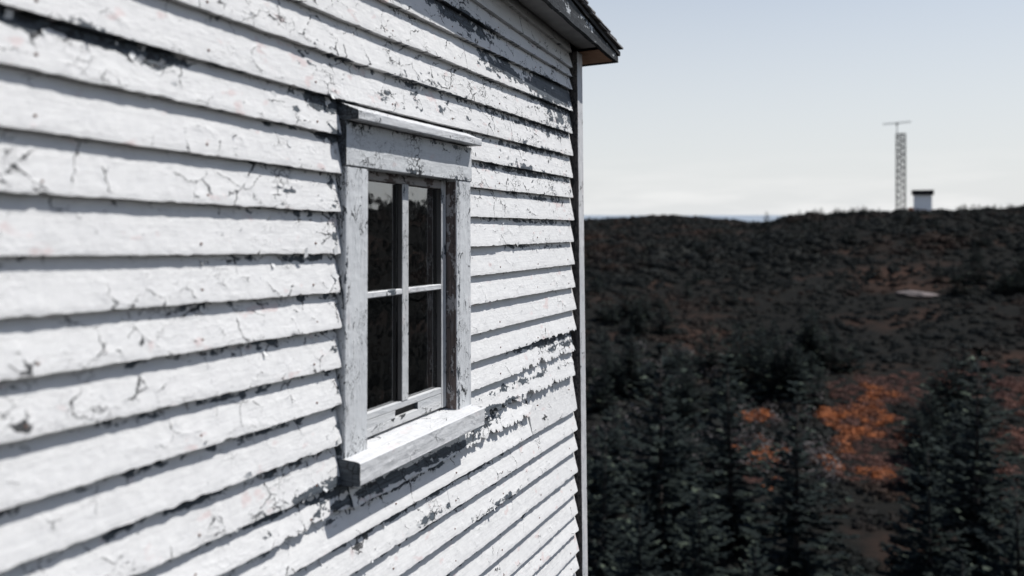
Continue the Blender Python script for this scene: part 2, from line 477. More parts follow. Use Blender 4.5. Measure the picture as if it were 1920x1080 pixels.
SEA_Z = -30.0
o = obj("sea", mesh_from("sea", [(-s_, -s_, SEA_Z), (s_, -s_, SEA_Z), (s_, s_, SEA_Z), (-s_, s_, SEA_Z)], [(0, 1, 2, 3)], smooth=False), M['sea']); tag(o, kind="structure")
def gz(x, y): return float(ground_z(np.array([x]), np.array([y]))[0])

# ------------------------------------------------------------------ the clapboard house
def hp(u, w, t):
    """house coordinates (along, up, out of the wall) to the world"""
    u, w, t = [np.asarray(q, float) for q in (u, w, t)]
    u, w, t = np.broadcast_arrays(u, w, t)
    return WALL_O + u[..., None] * AX_D + w[..., None] * AX_V + t[..., None] * AX_N
BASE = hp(1.6, -2.95, -2.0)
house = empty("clapboard_house", tuple(BASE), "old white clapboard house with peeling paint and a four-pane window", "house")
def hobj(name, u, w, t, Fc, mat, parent=house, attrs=None, smooth=True):
    me = mesh_from(name, hp(u, w, t) - BASE, Fc, attrs, smooth)
    return obj(name, me, mat, parent)
def hbox(name, u0, u1, w0, w1, t0, t1, mat, parent=house):
    u = [u0, u1, u1, u0] * 2; w = [w0] * 4 + [w1] * 4; t = [t0, t0, t1, t1] * 2
    return hobj(name, u, w, t, [(0, 3, 2, 1), (4, 5, 6, 7), (0, 1, 5, 4), (1, 2, 6, 5), (2, 3, 7, 6), (3, 0, 4, 7)], mat, parent, smooth=False)

# lower edges of the courses: height at three stations along the wall (metres)
US = np.array([1.55, 2.56, 4.58])
ROWS = {-8: (1.345, 1.33, 1.20), -7: (1.235, 1.22, 1.10), -6: (1.125, 1.11, 1.005), -5: (1.015, 1.005, 0.925), -4: (0.895, 0.900, 0.876), -3: (0.775, 0.778, 0.809),
        -2: (0.660, 0.662, 0.6966), -1: (0.545, 0.5475, 0.577), 0: (0.4282, 0.4237, 0.461), 1: (0.3219, 0.3171, 0.3454), 2: (0.2086, 0.2051, 0.2417),
        3: (0.0930, 0.0935, 0.1245), 4: (-0.0211, -0.0267, 0.0135), 5: (-0.1308, -0.138, -0.1031), 6: (-0.2392, -0.2394, -0.220), 7: (-0.3479, -0.3527, -0.3343),
        8: (-0.4616, -0.4562, -0.4437), 9: (-0.5665, -0.5654, -0.5448), 10: (-0.6706, -0.680, -0.6667), 11: (-0.757, -0.7635, -0.7543), 12: (-0.853, -0.8514, -0.8453),
        13: (-0.950, -0.949, -0.947), 14: (-1.049, -1.048, -1.045), 15: (-1.162, -1.160, -1.158), 16: (-1.259, -1.257, -1.255), 17: (-1.366, -1.364, -1.3615),
        18: (-1.452, -1.450, -1.4465), 19: (-1.558, -1.555, -1.552), 20: (-1.643, -1.640, -1.637), 21: (-1.75, -1.75, -1.75), 22: (-1.86, -1.86, -1.86),
        23: (-1.97, -1.97, -1.97), 24: (-2.08, -2.08, -2.08), 25: (-2.19, -2.19, -2.19)}
for k in range(26, 33): ROWS[k] = tuple(-2.19 - 0.11 * (k - 25) for _ in range(3))
def wline(k, u):
    a = ROWS[k]
    return np.interp(u, [-3.0, US[0], US[1], 3.4, US[2], 6.0], [a[0], a[0], a[1], a[1] + (a[2] - a[1]) * 0.45, a[2], a[2]])

# wear: (u, w, radius along, radius up, strength), places where the paint has gone
HOT = [(3.2, 0.52, 0.9, 0.16, 0.30), (4.0, 0.25, 0.6, 0.2, 0.22), (2.35, 0.2, 0.3, 0.25, 0.22), (1.66, 0.415, 0.24, 0.020, 0.85), (1.90, 0.405, 0.06, 0.026, 0.95), (2.48, 0.402, 0.09, 0.026, 0.95), (3.75, 0.745, 0.30, 0.05, 0.75), (4.25, 0.745, 0.45, 0.06, 0.85), (4.45, 0.64, 0.40, 0.06, 0.62), (3.35, 0.86, 0.30, 0.045, 0.75),
       (3.05, 0.93, 0.25, 0.04, 0.5), (4.3, 0.56, 0.35, 0.04, 0.55), (4.2, 0.45, 0.45, 0.03, 0.5), (4.0, 0.34, 0.5, 0.025, 0.42), (3.9, 0.23, 0.5, 0.02, 0.36), (4.2, -0.46, 0.42, 0.022, 0.75), (4.35, -0.50, 0.22, 0.02, 0.75), (3.9, -0.60, 0.5, 0.018, 0.62),
       (3.6, -0.655, 0.35, 0.018, 0.75), (3.45, -0.70, 0.18, 0.030, 0.65), (2.9, -0.737, 0.55, 0.017, 0.95), (2.55, -0.69, 0.14, 0.03, 0.95), (2.42, -0.675, 0.22, 0.025, 0.62), (3.05, -0.93, 0.25, 0.015, 0.5), (3.6, -1.04, 0.3, 0.015, 0.5),
       (2.52, 0.31, 0.05, 0.05, 0.7), (2.53, 0.05, 0.03, 0.3, 0.35), (2.54, -0.3, 0.03, 0.35, 0.4), (2.35, -0.04, 0.35, 0.014, 0.38), (2.3, -0.15, 0.45, 0.012, 0.38), (2.2, -0.255, 0.5, 0.014, 0.42), (2.1, -0.365, 0.6, 0.013, 0.44), (2.1, -0.475, 0.7, 0.013, 0.46), (2.2, -0.58, 0.6, 0.014, 0.48), (2.4, -0.69, 0.5, 0.012, 0.50), (2.8, -0.78, 0.5, 0.010, 0.60), (3.0, -0.865, 0.7, 0.010, 0.62), (3.4, -0.96, 0.7, 0.009, 0.62), (3.5, -1.06, 0.6, 0.009, 0.60), (3.6, -1.17, 0.5, 0.009, 0.6), (3.9, 0.540, 0.7, 0.014, 0.48), (3.9, 0.425, 0.6, 0.014, 0.48), (4.0, 0.318, 0.6, 0.012, 0.55), (4.1, 0.213, 0.5, 0.011, 0.52), (4.1, 0.103, 0.5, 0.011, 0.5), (4.1, -0.01, 0.5, 0.011, 0.5)]
def wear_at(u, w):
    s = np.zeros_like(u)
    for (a, b, ra, rb, k) in HOT:
        s = np.maximum(s, k * np.exp(-(((u - a) / ra) ** 2 + ((w - b) / rb) ** 2) * 0.8))
    return s

def strip(P, shape0):
    """quads for a grid block of vertices starting at shape0"""
    n0, (a, b) = shape0
    i, j = np.meshgrid(np.arange(a - 1), np.arange(b - 1), indexing='ij')
    q = n0 + i * b + j
    return np.stack([q, q + b, q + b + 1, q + 1], -1).reshape(-1, 4)

seed_ct = [0]
def clapboard(k, u0, u1, top=None, rag0=0.0, rag1=0.0, edge=0.0012, proud=0.0, rough_zone=None):
    """one board: bottom edge on line k, tucked under the board above"""
    seed_ct[0] += 1; sd = seed_ct[0] * 3.17
    fine = u1 > 1.3
    du = 0.0062 if fine else 0.05
    n = max(3, int((u1 - u0) / du))
    nw = 15 if fine else 4
    u = np.linspace(u0, u1, n)
    kt = k - 1 if top is None else top
    # ragged lower edge and ends
    e = edge * (fbm(u * 38, u * 0 + sd, 1.0, 4) * 1.0) + 0.0007 * vnoise(u * 4.0, u * 0 + sd, 7.0)
    chip = np.clip(vnoise(u * 30, u * 0 + sd, 5.0) - 0.62, 0, 1) * 0.013
    if rough_zone:
        za, zb, amp = rough_zone
        zz = sstep(u, za - 0.06, za + 0.06) * (1 - sstep(u, zb - 0.06, zb + 0.06))
        chip = chip + zz * np.clip(np.abs(fbm(u * 13, u * 0 + sd, 2.0, 5, 0.75)) * 1.5 - 0.25, 0, 1.6) * amp
    wb = wline(k, u) + e + chip
    lap = 0.019
    wt = wline(kt, u) + lap
    T0, T1 = float(np.interp(k, [-8, 3, 5, 8, 33], [0.0325, 0.0320, 0.0335, 0.0380, 0.0380])), 0.0060
    cup = 0.0035 * np.clip(vnoise(u * 2.3, u * 0 + sd, 3.0), 0, 1) + proud
    blocks_u, blocks_w, blocks_t, F, wr, hg = [], [], [], [], [], []
    n0 = 0
    def add(U, W, T, wear_extra=0.0, flip=False):
        nonlocal n0
        a, b = U.shape
        q = strip(None, (n0, (a, b)))
        F.append(q[:, ::-1] if flip else q)
        blocks_u.append(U.ravel()); blocks_w.append(W.ravel()); blocks_t.append(T.ravel())
        wr.append((wear_at(U, W) + wear_extra).ravel())
        n0 += a * b
    fr = np.linspace(0, 1, nw) ** 1.0
    U = np.repeat(u[:, None], nw, 1)
    endr = lambda q: (rag1 * fbm(q * 9 + sd, q * 0, 4.0, 4))          # ragged far end
    W = wb[:, None] + (wt - wb)[:, None] * fr[None]
    rel = (W - wline(k, u)[:, None]) / (wt - wline(k, u))[:, None]
    T = T0 + (T1 - T0) * rel + cup[:, None] * (1 - rel)
    if rag1 > 0:
        f = sstep(U, u1 - 0.09, u1)
        U = U + f * (rag1 * fbm(W * 60 + sd, W * 0, 4.0, 4) - rag1 * 0.5)
    T = T + 0.0006 * fbm(U * 2.6, W * 10, sd, 3) * (1 - 0.8 * rel) + 0.0006 * fbm(U * 70, W * 90, sd, 3, 0.65)
    # softly rounded lower arris
    T[:, 0] -= 0.0012
    expo = np.clip(((wline(kt, u)[:, None] - W)) / 0.03, 0, 1)
    add(U, W, T, 0.22 * (1 - expo) + 0.05)
    # underside
    uu = np.repeat(u[:, None], 3, 1)
    Wu = np.stack([W[:, 0], W[:, 0] - 0.0004, W[:, 0]], 1)
    Tu = np.stack([T[:, 0], (T[:, 0] + 0.0095) / 2, np.full(n, 0.0095)], 1)
    add(np.stack([U[:, 0]] * 3, 1), Wu, Tu, 0.30, True)
    # back and top (hidden), ends
    Wb2 = np.stack([wb, wt], 1); Tb2 = np.stack([np.full(n, 0.0095), np.full(n, 0.001)], 1)
    add(np.stack([u, u], 1), Wb2, Tb2)
    add(np.stack([u, u], 1), np.stack([wt, wt], 1), np.stack([np.full(n, 0.001), T[:, -1]], 1))
    for q in (0, -1):
        Ue = np.stack([U[q], np.full(nw, U[q].mean())], 0)
        Te = np.stack([T[q], np.linspace(0.0095, 0.001, nw)], 0)
        add(Ue, np.stack([W[q], W[q]], 0), Te, 0.45)
    U, W, T = np.concatenate(blocks_u), np.concatenate(blocks_w), np.concatenate(blocks_t)
    wr = np.concatenate(wr)
    off = (seed_ct[0] * 0.731) % 9.0
    pc = np.stack([U + off, W, np.full_like(U, seed_ct[0] * 1.7)], -1)
    return hobj("clapboard", U, W, T, np.concatenate(F), M['board'], house, {'pc': ('FLOAT_VECTOR', pc), 'wear': ('FLOAT', wr)})

UL, UR = -1.6, 4.556          # wall from behind the viewer to the corner board
WIN_L, WIN_R = 2.5515, 3.3525
joint = {-7: 2.9, -5: 3.9, -4: 2.2, -3: 1.2, -2: 3.35, -1: 2.0, 0: 3.78, 12: 1.9, 13: 3.2, 14: 2.2, 15: 3.9, 16: 2.75, 17: 1.7, 18: 3.5, 19: 2.4}
for k in range(-7, 33):
    r1 = UR + random.uniform(-0.008, 0.006)
    if 1 <= k <= 10:
        clapboard(k, UL, 1.18); clapboard(k, 1.182, WIN_L - random.uniform(0.001, 0.006), edge=0.0016 if k < 9 else 0.003)
        if k == 4:
            clapboard(k, WIN_R + 0.002, 3.64, proud=0.004); clapboard(k, 3.643, r1)
        elif k in (8,):
            clapboard(k, WIN_R + 0.003, r1, rough_zone=(3.9, 4.6, 0.006))
        elif k == 9:
            clapboard(k, WIN_R + 0.003, r1 - 0.01, rough_zone=(3.75, 4.7, 0.020), edge=0.002, rag1=0.012)
        elif k == 10:
            clapboard(k, WIN_R + 0.003, r1 - 0.012, rough_zone=(3.30, 4.7, 0.014), edge=0.003, rag1=0.012, proud=0.004)
        else:
            clapboard(k, WIN_R + 0.002, r1)
    elif k == 11:
        clapboard(k, UL, 1.18); clapboard(k, 1.182, 2.60, rough_zone=(2.3, 2.7, 0.010)); clapboard(k, 2.602, 3.955, rag1=0.05, rough_zone=(3.25, 4.0, 0.016), edge=0.003, proud=0.005)
    elif k == 12:
        clapboard(k, UL, 1.9); clapboard(k, 1.902, 3.957); clapboard(k, 3.9585, r1, top=10)
    elif k > 22 or k < -5:
        clapboard(k, UL, 1.18); clapboard(k, 1.182, r1)
    else:
        jn = joint.get(k, 2.0)
        clapboard(k, UL, jn); clapboard(k, jn + 0.0025, r1, edge=0.0022 if k < 1 else 0.0014)

# sheathing with an opening for the window, and the dim room behind it
OPL, OPR, OPB, OPT = 2.652, 3.252, -0.640, 0.250
shl = []
def sheath(u0, u1, w0, w1):
    b = len(shl)
    shl.append((u0, u1, w0, w1))
for a in ((UL, OPL, -2.9, 1.30), (OPR, 4.62, -2.9, 1.30), (OPL, OPR, -2.9, OPB), (OPL, OPR, OPT, 1.30)): sheath(*a)
us, ws, ts, fs = [], [], [], []
for (u0, u1, w0, w1) in shl:
    b = len(us)
    us += [u0, u1, u1, u0] * 2; ws += [w0] * 4 + [w1] * 4; ts += [-0.12, -0.12, 0.0, 0.0] * 2
    fs += [tuple(b + q for q in f) for f in ((0, 3, 2, 1), (4, 5, 6, 7), (0, 1, 5, 4), (1, 2, 6, 5), (2, 3, 7, 6), (3, 0, 4, 7))]
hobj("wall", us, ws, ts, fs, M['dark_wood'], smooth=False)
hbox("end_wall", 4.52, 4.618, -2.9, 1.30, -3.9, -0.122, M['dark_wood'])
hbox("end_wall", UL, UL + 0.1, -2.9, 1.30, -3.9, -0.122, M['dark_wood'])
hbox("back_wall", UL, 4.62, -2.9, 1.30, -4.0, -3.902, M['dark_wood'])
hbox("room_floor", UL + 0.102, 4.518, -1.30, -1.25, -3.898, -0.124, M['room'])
hbox("foundation", UL + 0.03, 4.60, -3.6, -2.905, -3.95, -0.02, M['stone'])
# boards on the end wall round the corner
for k in range(-5, 33):
    wb, wt = ROWS[k][2], ROWS[k - 1][2] + 0.018 if k - 1 in ROWS else ROWS[k][2] + 0.13
    hobj("end_clapboard", [4.6285, 4.644, 4.626, 4.62] * 2, [wb, wb, wt, wt] * 2, [-3.9] * 4 + [-0.045] * 4,
         [(0, 1, 2, 3), (7, 6, 5, 4), (0, 4, 5, 1), (1, 5, 6, 2), (2, 6, 7, 3), (3, 7, 4, 0)], M['edge_paint'], smooth=False)

# ------------------------------------------------------------------ timber: swept profiles with worn faces
def timber(name, axis, prof, a0, a1, mat, parent, amp=0.0006, wear=0.0, slope=0.0, du=0.006, wear_shade=None, ragend=0.0, dq=0.007, end_wear_shade=0.9):
    """axis 'u': profile (t, w) swept along the wall; axis 'w': profile (u, t) swept up the wall; axis 't': profile (u,w) swept outwards"""
    seed_ct[0] += 1; sd = seed_ct[0] * 2.31
    n = max(2, int(abs(a1 - a0) / du))
    a = np.linspace(a0, a1, n)
    Us, Ws, Ts, F, PC, WR = [], [], [], [], [], []
    n0 = 0
    perim = 0.0
    m = len(prof)
    for i in range(m):
        p, q = np.array(prof[i], float), np.array(prof[(i + 1) % m], float)
        L = np.linalg.norm(q - p)
        k = max(2, int(L / dq) + 1)
        f = np.linspace(0, 1, k)
        pq = p[None] + (q - p)[None] * f[:, None]
        nv = np.array((q - p)[::-1]) / max(L, 1e-9) * np.array((1, -1))
        A = np.repeat(a[:, None], k, 1)
        S = np.repeat((perim + L * f)[None], n, 0)
        edgefade = np.minimum(f, 1 - f)[None] * L / 0.004
        dsp = amp * (0.7 * fbm(A * 9, S * 30, sd, 3) + 0.6 * fbm(A * 50, S * 110, sd, 3, 0.6)) * np.clip(edgefade, 0, 1)
        wob = 0.5 * amp * fbm(A * 14, A * 0 + i, sd, 3)
        c0 = pq[None, :, 0] + nv[0] * dsp
        c1 = pq[None, :, 1] + nv[1] * dsp
        if axis == 'u':
            U, W, T = A, c1 + slope * (A - a0), c0
        else:
            U, W, T = c0 + slope * (A - a0), A, c1
        F.append(strip(None, (n0, (n, k))))
        Us.append(U.ravel()); Ws.append(W.ravel()); Ts.append(T.ravel())
        PC.append(np.stack([A.ravel() + (sd * 0.37) % 7, S.ravel(), np.full(A.size, sd)], -1))
        w_ = np.full(A.shape, wear)
        if wear_shade is not None: w_ = w_ + wear_shade(U, W, T)
        WR.append(w_.ravel())
        n0 += n * k
        perim += L
    quads = np.concatenate(F)
    # end caps as fans of the corner points (own vertices)
    caps = []
    for aa in (a0, a1):
        p = np.array(prof, float); c = p.mean(0)
        pts = np.vstack([p, c[None]])
        A = np.full(m + 1, aa)
        if axis == 'u': U, W, T = A, pts[:, 1] + slope * (A - a0), pts[:, 0]
        else: U, W, T = pts[:, 0] + slope * (A - a0), A, pts[:, 1]
        Us.append(U); Ws.append(W); Ts.append(T)
        PC.append(np.stack([pts[:, 0] * 3 + sd, pts[:, 1], np.full(m + 1, sd)], -1)); WR.append(np.full(m + 1, wear + end_wear_shade))  # end faces darkened: bare wood plus their shade put into the colour
        caps += [(n0 + i, n0 + (i + 1) % m, n0 + m) for i in range(m)]
        n0 += m + 1
    faces = [tuple(q) for q in quads.tolist()] + caps
    return hobj(name, np.concatenate(Us), np.concatenate(Ws), np.concatenate(Ts), faces, mat, parent,
                {'pc': ('FLOAT_VECTOR', np.concatenate(PC)), 'wear': ('FLOAT', np.concatenate(WR))})

def rect(p0, p1, q0, q1, c=0.0025):
    """rectangle with small chamfers"""
    return [(p0 + c, q0), (p1 - c, q0), (p1, q0 + c), (p1, q1 - c), (p1 - c, q1), (p0 + c, q1), (p0, q1 - c), (p0, q0 + c)]

window = bpy.data.objects.new("window", None)
window.empty_display_size = 0.1
window.location = tuple(hp(2.95, -0.65, 0.0) - BASE)
col.objects.link(window)
window.parent = house
WB = Vector(window.location)
def under_window(o):
    o.parent = window
    o.location = -WB
    return o
edgew = lambda c, s=0.004, k=0.45: (lambda U, W, T: k * np.exp(-((U - c) / s) ** 2))
tw = under_window
tw(timber("casing_board", 'w', rect(2.5535, 2.667, 0.001, 0.0440), -0.612, 0.2265, M['casing'], house, 0.0009, 0.12, wear_shade=lambda U, W, T: 0.30 * np.exp(-((U - 2.557) / 0.012) ** 2) + 0.2 * np.exp(-((U - 2.665) / 0.006) ** 2)))
tw(timber("casing_board", 'w', rect(3.2370, 3.3505, 0.001, 0.0435), -0.607, 0.2375, M['casing'], house, 0.0009, 0.18, wear_shade=lambda U, W, T: 0.40 * np.exp(-((U - 3.252) / 0.012) ** 2) + 0.1 * (np.abs(T - 0.0435) > 0.01)))
tw(timber("head_board", 'u', rect(0.001, 0.0460, 0.2290, 0.3610), 2.5515, 3.3535, M['head'], house, 0.0012, 0.12, slope=0.010, wear_shade=lambda U, W, T: 0.26 * np.exp(-((W - 0.24) / 0.014) ** 2) * (U > 2.85) + 0.25 * np.exp(-((W - 0.357) / 0.012) ** 2)))
tw(timber("drip_cap", 'u', [(0.001, 0.364), (0.0865, 0.3615), (0.0885, 0.3640), (0.0885, 0.3865), (0.0860, 0.3895), (0.001, 0.4235)], 2.551, 3.356, M['cap'], house, 0.0018, 0.05, slope=0.014))
tw(timber("sill", 'u', [(-0.06, -0.690), (0.0975, -0.682), (0.101, -0.679), (0.101, -0.6200), (0.0970, -0.6165), (-0.06, -0.6005)], 2.548, 3.345, M['sill'], house, 0.0019, 0.02, slope=0.012, wear_shade=lambda U, W, T: 0.35 * np.exp(-((U - 3.34) / 0.05) ** 2) + 0.25 * np.exp(-((W + 0.685) / 0.008) ** 2)))
# jamb linings in the reveal
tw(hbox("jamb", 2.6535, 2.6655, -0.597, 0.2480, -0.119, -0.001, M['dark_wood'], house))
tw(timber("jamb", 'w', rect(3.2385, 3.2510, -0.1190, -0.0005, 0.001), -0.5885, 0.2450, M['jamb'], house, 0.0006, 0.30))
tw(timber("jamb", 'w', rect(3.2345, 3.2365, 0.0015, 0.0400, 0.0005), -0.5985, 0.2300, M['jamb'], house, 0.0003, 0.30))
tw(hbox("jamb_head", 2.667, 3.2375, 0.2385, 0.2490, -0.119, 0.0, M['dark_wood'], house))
# the sash: two stiles, three rails, one upright bar, set back in the frame
SF, SB = 0.0, -0.019
M['side_shade'] = simple('sash_side_shade_wood', (0.055, 0.052, 0.050), 0.85, (0.10, 0.095, 0.092), 30, 0.001, stretch=(1, 1, 0.1))  # dark tone puts the shade of stile and muntin sides into the colour
tw(timber("sash_stile", 'w', rect(2.668, 2.7050, SB, SF), -0.5975, 0.2360, M['sash'], house, 0.0006, 0.1))
tw(hbox("sash_side_shade", 3.1998, 3.2335, -0.517, 0.2025, SB, -0.0035, M['side_shade'], house))
tw(timber("sash_stile", 'w', rect(3.2000, 3.2340, -0.003, SF, 0.001), -0.5900, 0.2360, M['sash'], house, 0.0008, 0.26))
tw(timber("sash_rail", 'u', rect(SB, SF - 0.001, 0.2030, 0.2370), 2.7055, 3.1995, M['jamb'], house, 0.0006, 0.1))  # top rail: its shade put into the colour with the darker jamb material
tw(timber("sash_rail", 'u', rect(SB, SF - 0.001, -0.5955, -0.5670), 2.7055, 3.1995, M['sash'], house, 0.0008, 0.02, slope=0.012))
tw(timber("sash_rail", 'u', rect(SB, SF - 0.001, -0.5425, -0.5205), 2.7055, 3.1995, M['sash'], house, 0.0008, 0.02, slope=0.008))
tw(timber("sash_rail", 'u', rect(SB, SF - 0.0015, -0.5668, -0.5428, 0.0005), 2.7056, 2.8920, M['sash'], house, 0.0008, 0.02, slope=0.010))
tw(timber("sash_rail", 'u', rect(SB, SF - 0.0015, -0.5655, -0.5408, 0.0005), 3.0350, 3.1994, M['sash'], house, 0.0008, 0.02, slope=0.010))
tw(hbox("finger_slot", 2.8925, 3.0345, -0.5665, -0.5415, SB, SB + 0.004, M['dark_wood'], house))
tw(hbox("sash_side_shade", 2.9313, 2.9702, -0.5172, 0.2022, SB + 0.002, -0.0028, M['side_shade'], house))
tw(timber("muntin", 'w', rect(2.9315, 2.9700, -0.0024, SF + 0.001, 0.001), -0.5175, 0.2025, M['sash'], house, 0.0010, 0.22))
tw(timber("muntin", 'u', rect(SB + 0.002, SF, -0.1690, -0.1500), 2.7055, 2.9312, M['cap'], house, 0.0012, 0.25, slope=0.010))
tw(timber("muntin", 'u', rect(SB + 0.002, SF, -0.1660, -0.1470), 2.9703, 3.1995, M['cap'], house, 0.0012, 0.25, slope=0.010))
for (u0, u1) in ((2.7, 2.9325), (2.969, 3.203)):
    for (w0, w1) in ((-0.523, -0.158), (-0.154, 0.205)):
        tw(hbox("pane", u0, u1, w0, w1, SB - 0.0035, SB - 0.0005, M['glass'], house))

# corner board, soffit, rake board and roof edge
timber("corner_board", 'w', rect(4.5720, 4.6560, 0.001, 0.0480, 0.004), -2.88, 1.02, M['corner'], house, 0.0020, 0.16, slope=0.004, du=0.012, wear_shade=lambda U, W, T: 1.2 * (U - 0.004 * (W + 2.88) < 4.5745))  # side face towards the viewer darkened: its shade painted through the wear mask
timber("corner_board", 'w', rect(4.6180, 4.6590, -0.1300, -0.0010, 0.003), -2.88, 1.02, M['corner'], house, 0.0012, 0.15, du=0.02)
SL = -0.0435                      # lower edge of the rake board falls towards the corner
RL = -0.130                       # the roof itself falls more
rk = lambda u: 1.0125 + SL * (u - 4.80)
rt = lambda u: 1.0600 + RL * (u - 4.80)
def quadbox(name, u0, u1, lo, hi, t0, t1, mat, parent=house, n=1):
    us = np.linspace(u0, u1, n + 1)
    U, W, T, F = [], [], [], []
    for q in us:
        U += [q] * 4; W += [lo(q), lo(q), hi(q), hi(q)]; T += [t0, t1, t1, t0]
    for i in range(n):
        b = 4 * i
        for j in range(4): F.append((b + j, b + (j + 1) % 4, b + 4 + (j + 1) % 4, b + 4 + j))
    F += [(0, 1, 2, 3), (4 * n + 3, 4 * n + 2, 4 * n + 1, 4 * n)]
    return hobj(name, U, W, T, F, mat, parent, smooth=False)
quadbox("soffit", UL, 4.66, lambda u: rk(u) + 0.030, lambda u: rk(u) + 0.045, 0.030, 0.158, M['soffit'])
# rake board as a worn timber strip
seed_ct[0] += 1
n_, m_ = 420, 14
uf = np.linspace(UL, 4.885, n_)
U = np.repeat(uf[:, None], m_, 1); f = np.linspace(0, 1, m_)[None]
lo = rk(uf) + 0.004 * np.clip(fbm(uf * 20, uf * 0, 2.0, 4), -0.3, 1); hi = rt(uf) - 0.006
W = lo[:, None] + (hi - lo)[:, None] * f
T = 0.182 + 0.0015 * fbm(U * 8, W * 20, 1.0, 4)
Vs = [(U, W, T), (np.stack([uf, uf], 1), np.stack([lo, lo + 0.002], 1), np.stack([T[:, 0], np.full(n_, 0.160)], 1)), (np.stack([uf, uf], 1), np.stack([lo, hi], 1), np.full((n_, 2), 0.160))]
F, n0, us, ws, ts = [], 0, [], [], []
for (a, b, c) in Vs:
    F.append(strip(None, (n0, a.shape))); n0 += a.size
    us.append(a.ravel()); ws.append(b.ravel()); ts.append(c.ravel())
us, ws, ts = map(np.concatenate, (us, ws, ts))
hobj("rake_board", us, ws, ts, np.concatenate(F), M['fascia'], house, {'pc': ('FLOAT_VECTOR', np.stack([us, ws, us * 0 + 3.3], -1)), 'wear': ('FLOAT', np.full(us.shape, 0.25))})
# boxed end of the overhang, bare wood underneath
quadbox("end_soffit", 4.662, 4.872, lambda u: rk(u) + 0.004, lambda u: rk(u) + 0.016, -3.9, 0.158, M['bare_ply'])
quadbox("end_fascia", 4.8735, 4.888, lambda u: rk(u) - 0.003, lambda u: rt(u) - 0.01, -3.9, 0.184, M['fascia' if False else 'dark_wood'])
roof = quadbox("roof", UL - 0.2, 4.905, lambda u: rt(u), lambda u: rt(u) + 0.022, -4.2, 0.192, M['dark_wood'], n=4)
# shingle courses seen edge-on along the rake
ang = math.atan(RL)
for i in range(30):
    u1 = 4.915 - i * 0.125
    ln = 0.30
    th = 0.007 + random.uniform(-0.001, 0.003)
    lift = 0.023 + random.uniform(0.0, 0.004)
    u0 = u1 - ln
    t1 = 0.205 + random.uniform(-0.004, 0.010)
    b0, b1 = rt(u0) + lift - 0.0 + 0.0, rt(u1) + lift + 0.016
    U = [u0, u1, u1, u0] * 2
    W = [b0, b1, b1 + th, b0 + 0.003] * 2
    T = [t1 - 0.9] * 4 + [t1] * 4
    hobj("shingle", U, W, T, [(0, 1, 2, 3), (7, 6, 5, 4), (0, 4, 5, 1), (1, 5, 6, 2), (2, 6, 7, 3), (3, 7, 4, 0)], M['shingle'], roof, smooth=False)

# loose curled flakes of paint standing off the boards
fu, fw, ft, ff = [], [], [], []
def flake(u, w, t, size, ang_, curl):
    b = len(fu)
    nn = 4
    ja = [random.uniform(0.75, 1.15) for _ in range(2 * nn)]
    for i in range(nn):
        for s in (0, 1):
            a = (i / (nn - 1) - 0.5) * size * ja[i]
            c = (s - 0.5) * size * random.uniform(0.45, 0.8)
            x = a * math.cos(ang_) - c * math.sin(ang_)
            y = a * math.sin(ang_) + c * math.cos(ang_)
            h = curl * (i / (nn - 1)) ** 2
            fu.append(u + x); fw.append(w + y); ft.append(t + 0.0008 + h)
    for i in range(nn - 1):
        ff.append((b + 2 * i, b + 2 * i + 1, b + 2 * i + 3, b + 2 * i + 2))
def surf_t(u, w):
    for k in range(-6, 24):
        a, c = float(wline(k, u)), float(wline(k - 1, u))
        if a <= w < c:
            T0 = float(np.interp(k, [-8, 3, 5, 8, 33], [0.0325, 0.0320, 0.0335, 0.0380, 0.0380]))
            return T0 + (0.006 - T0) * (w - a) / (c - a + 0.019)
    return 0.02
spots = [(a, b, ra, rb, k) for (a, b, ra, rb, k) in HOT]
for i in range(230):
    a, b, ra, rb, k = random.choice(spots)
    u, w = random.gauss(a, ra * 0.6), random.gauss(b, rb * 0.8)
    if (2.54 < u < 3.36 and -0.70 < w < 0.43) or u > 4.54: continue
    flake(u, w, surf_t(u, w), random.uniform(0.007, 0.026), random.uniform(0, 6.28), random.uniform(0.001, 0.009))
for i in range(170):
    u, w = random.uniform(1.9, 4.5), random.uniform(-1.2, 1.0)
    if 2.54 < u < 3.36 and -0.70 < w < 0.43: continue
    flake(u, w, surf_t(u, w), random.uniform(0.005, 0.013), random.uniform(0, 6.28), random.uniform(0.001, 0.003))
o = hobj("paint_flakes", fu, fw, ft, ff, M['edge_paint']); tag(o, kind="stuff")

# rusty nail heads along the studs
nu_, nw_, nt_, nf_ = [], [], [], []
for k in range(-4, 22):
    for st in np.arange(1.62, 4.5, 0.405):
        u = st + random.uniform(-0.012, 0.012)
        w = float(wline(k, u)) + random.uniform(0.020, 0.030)
        if (2.53 < u < 3.37 and -0.72 < w < 0.44) or random.random() < 0.3: continue
        a_, c_ = float(wline(k, u)), float(wline(k - 1, u))
        T0 = float(np.interp(k, [-8, 3, 5, 8, 33], [0.0325, 0.0320, 0.0335, 0.0380, 0.0380]))
        t_ = T0 + (0.006 - T0) * (w - a_) / (c_ - a_ + 0.019) + 0.0026
        b_ = len(nu_)
        for i in range(7):
            nu_.append(u + 0.0030 * math.cos(i * 0.8976)); nw_.append(w + 0.0030 * math.sin(i * 0.8976)); nt_.append(t_)
        for i in range(7):
            nu_.append(u + 0.0030 * math.cos(i * 0.8976)); nw_.append(w + 0.0030 * math.sin(i * 0.8976)); nt_.append(t_ - 0.006)
        nf_.append(tuple(range(b_, b_ + 7)))
        nf_ += [(b_ + i, b_ + (i + 1) % 7, b_ + 7 + (i + 1) % 7, b_ + 7 + i) for i in range(7)]
M['nail'] = simple("rusted_nail_iron", (0.13, 0.055, 0.035), 0.85, (0.22, 0.15, 0.12), 3, 0.0)
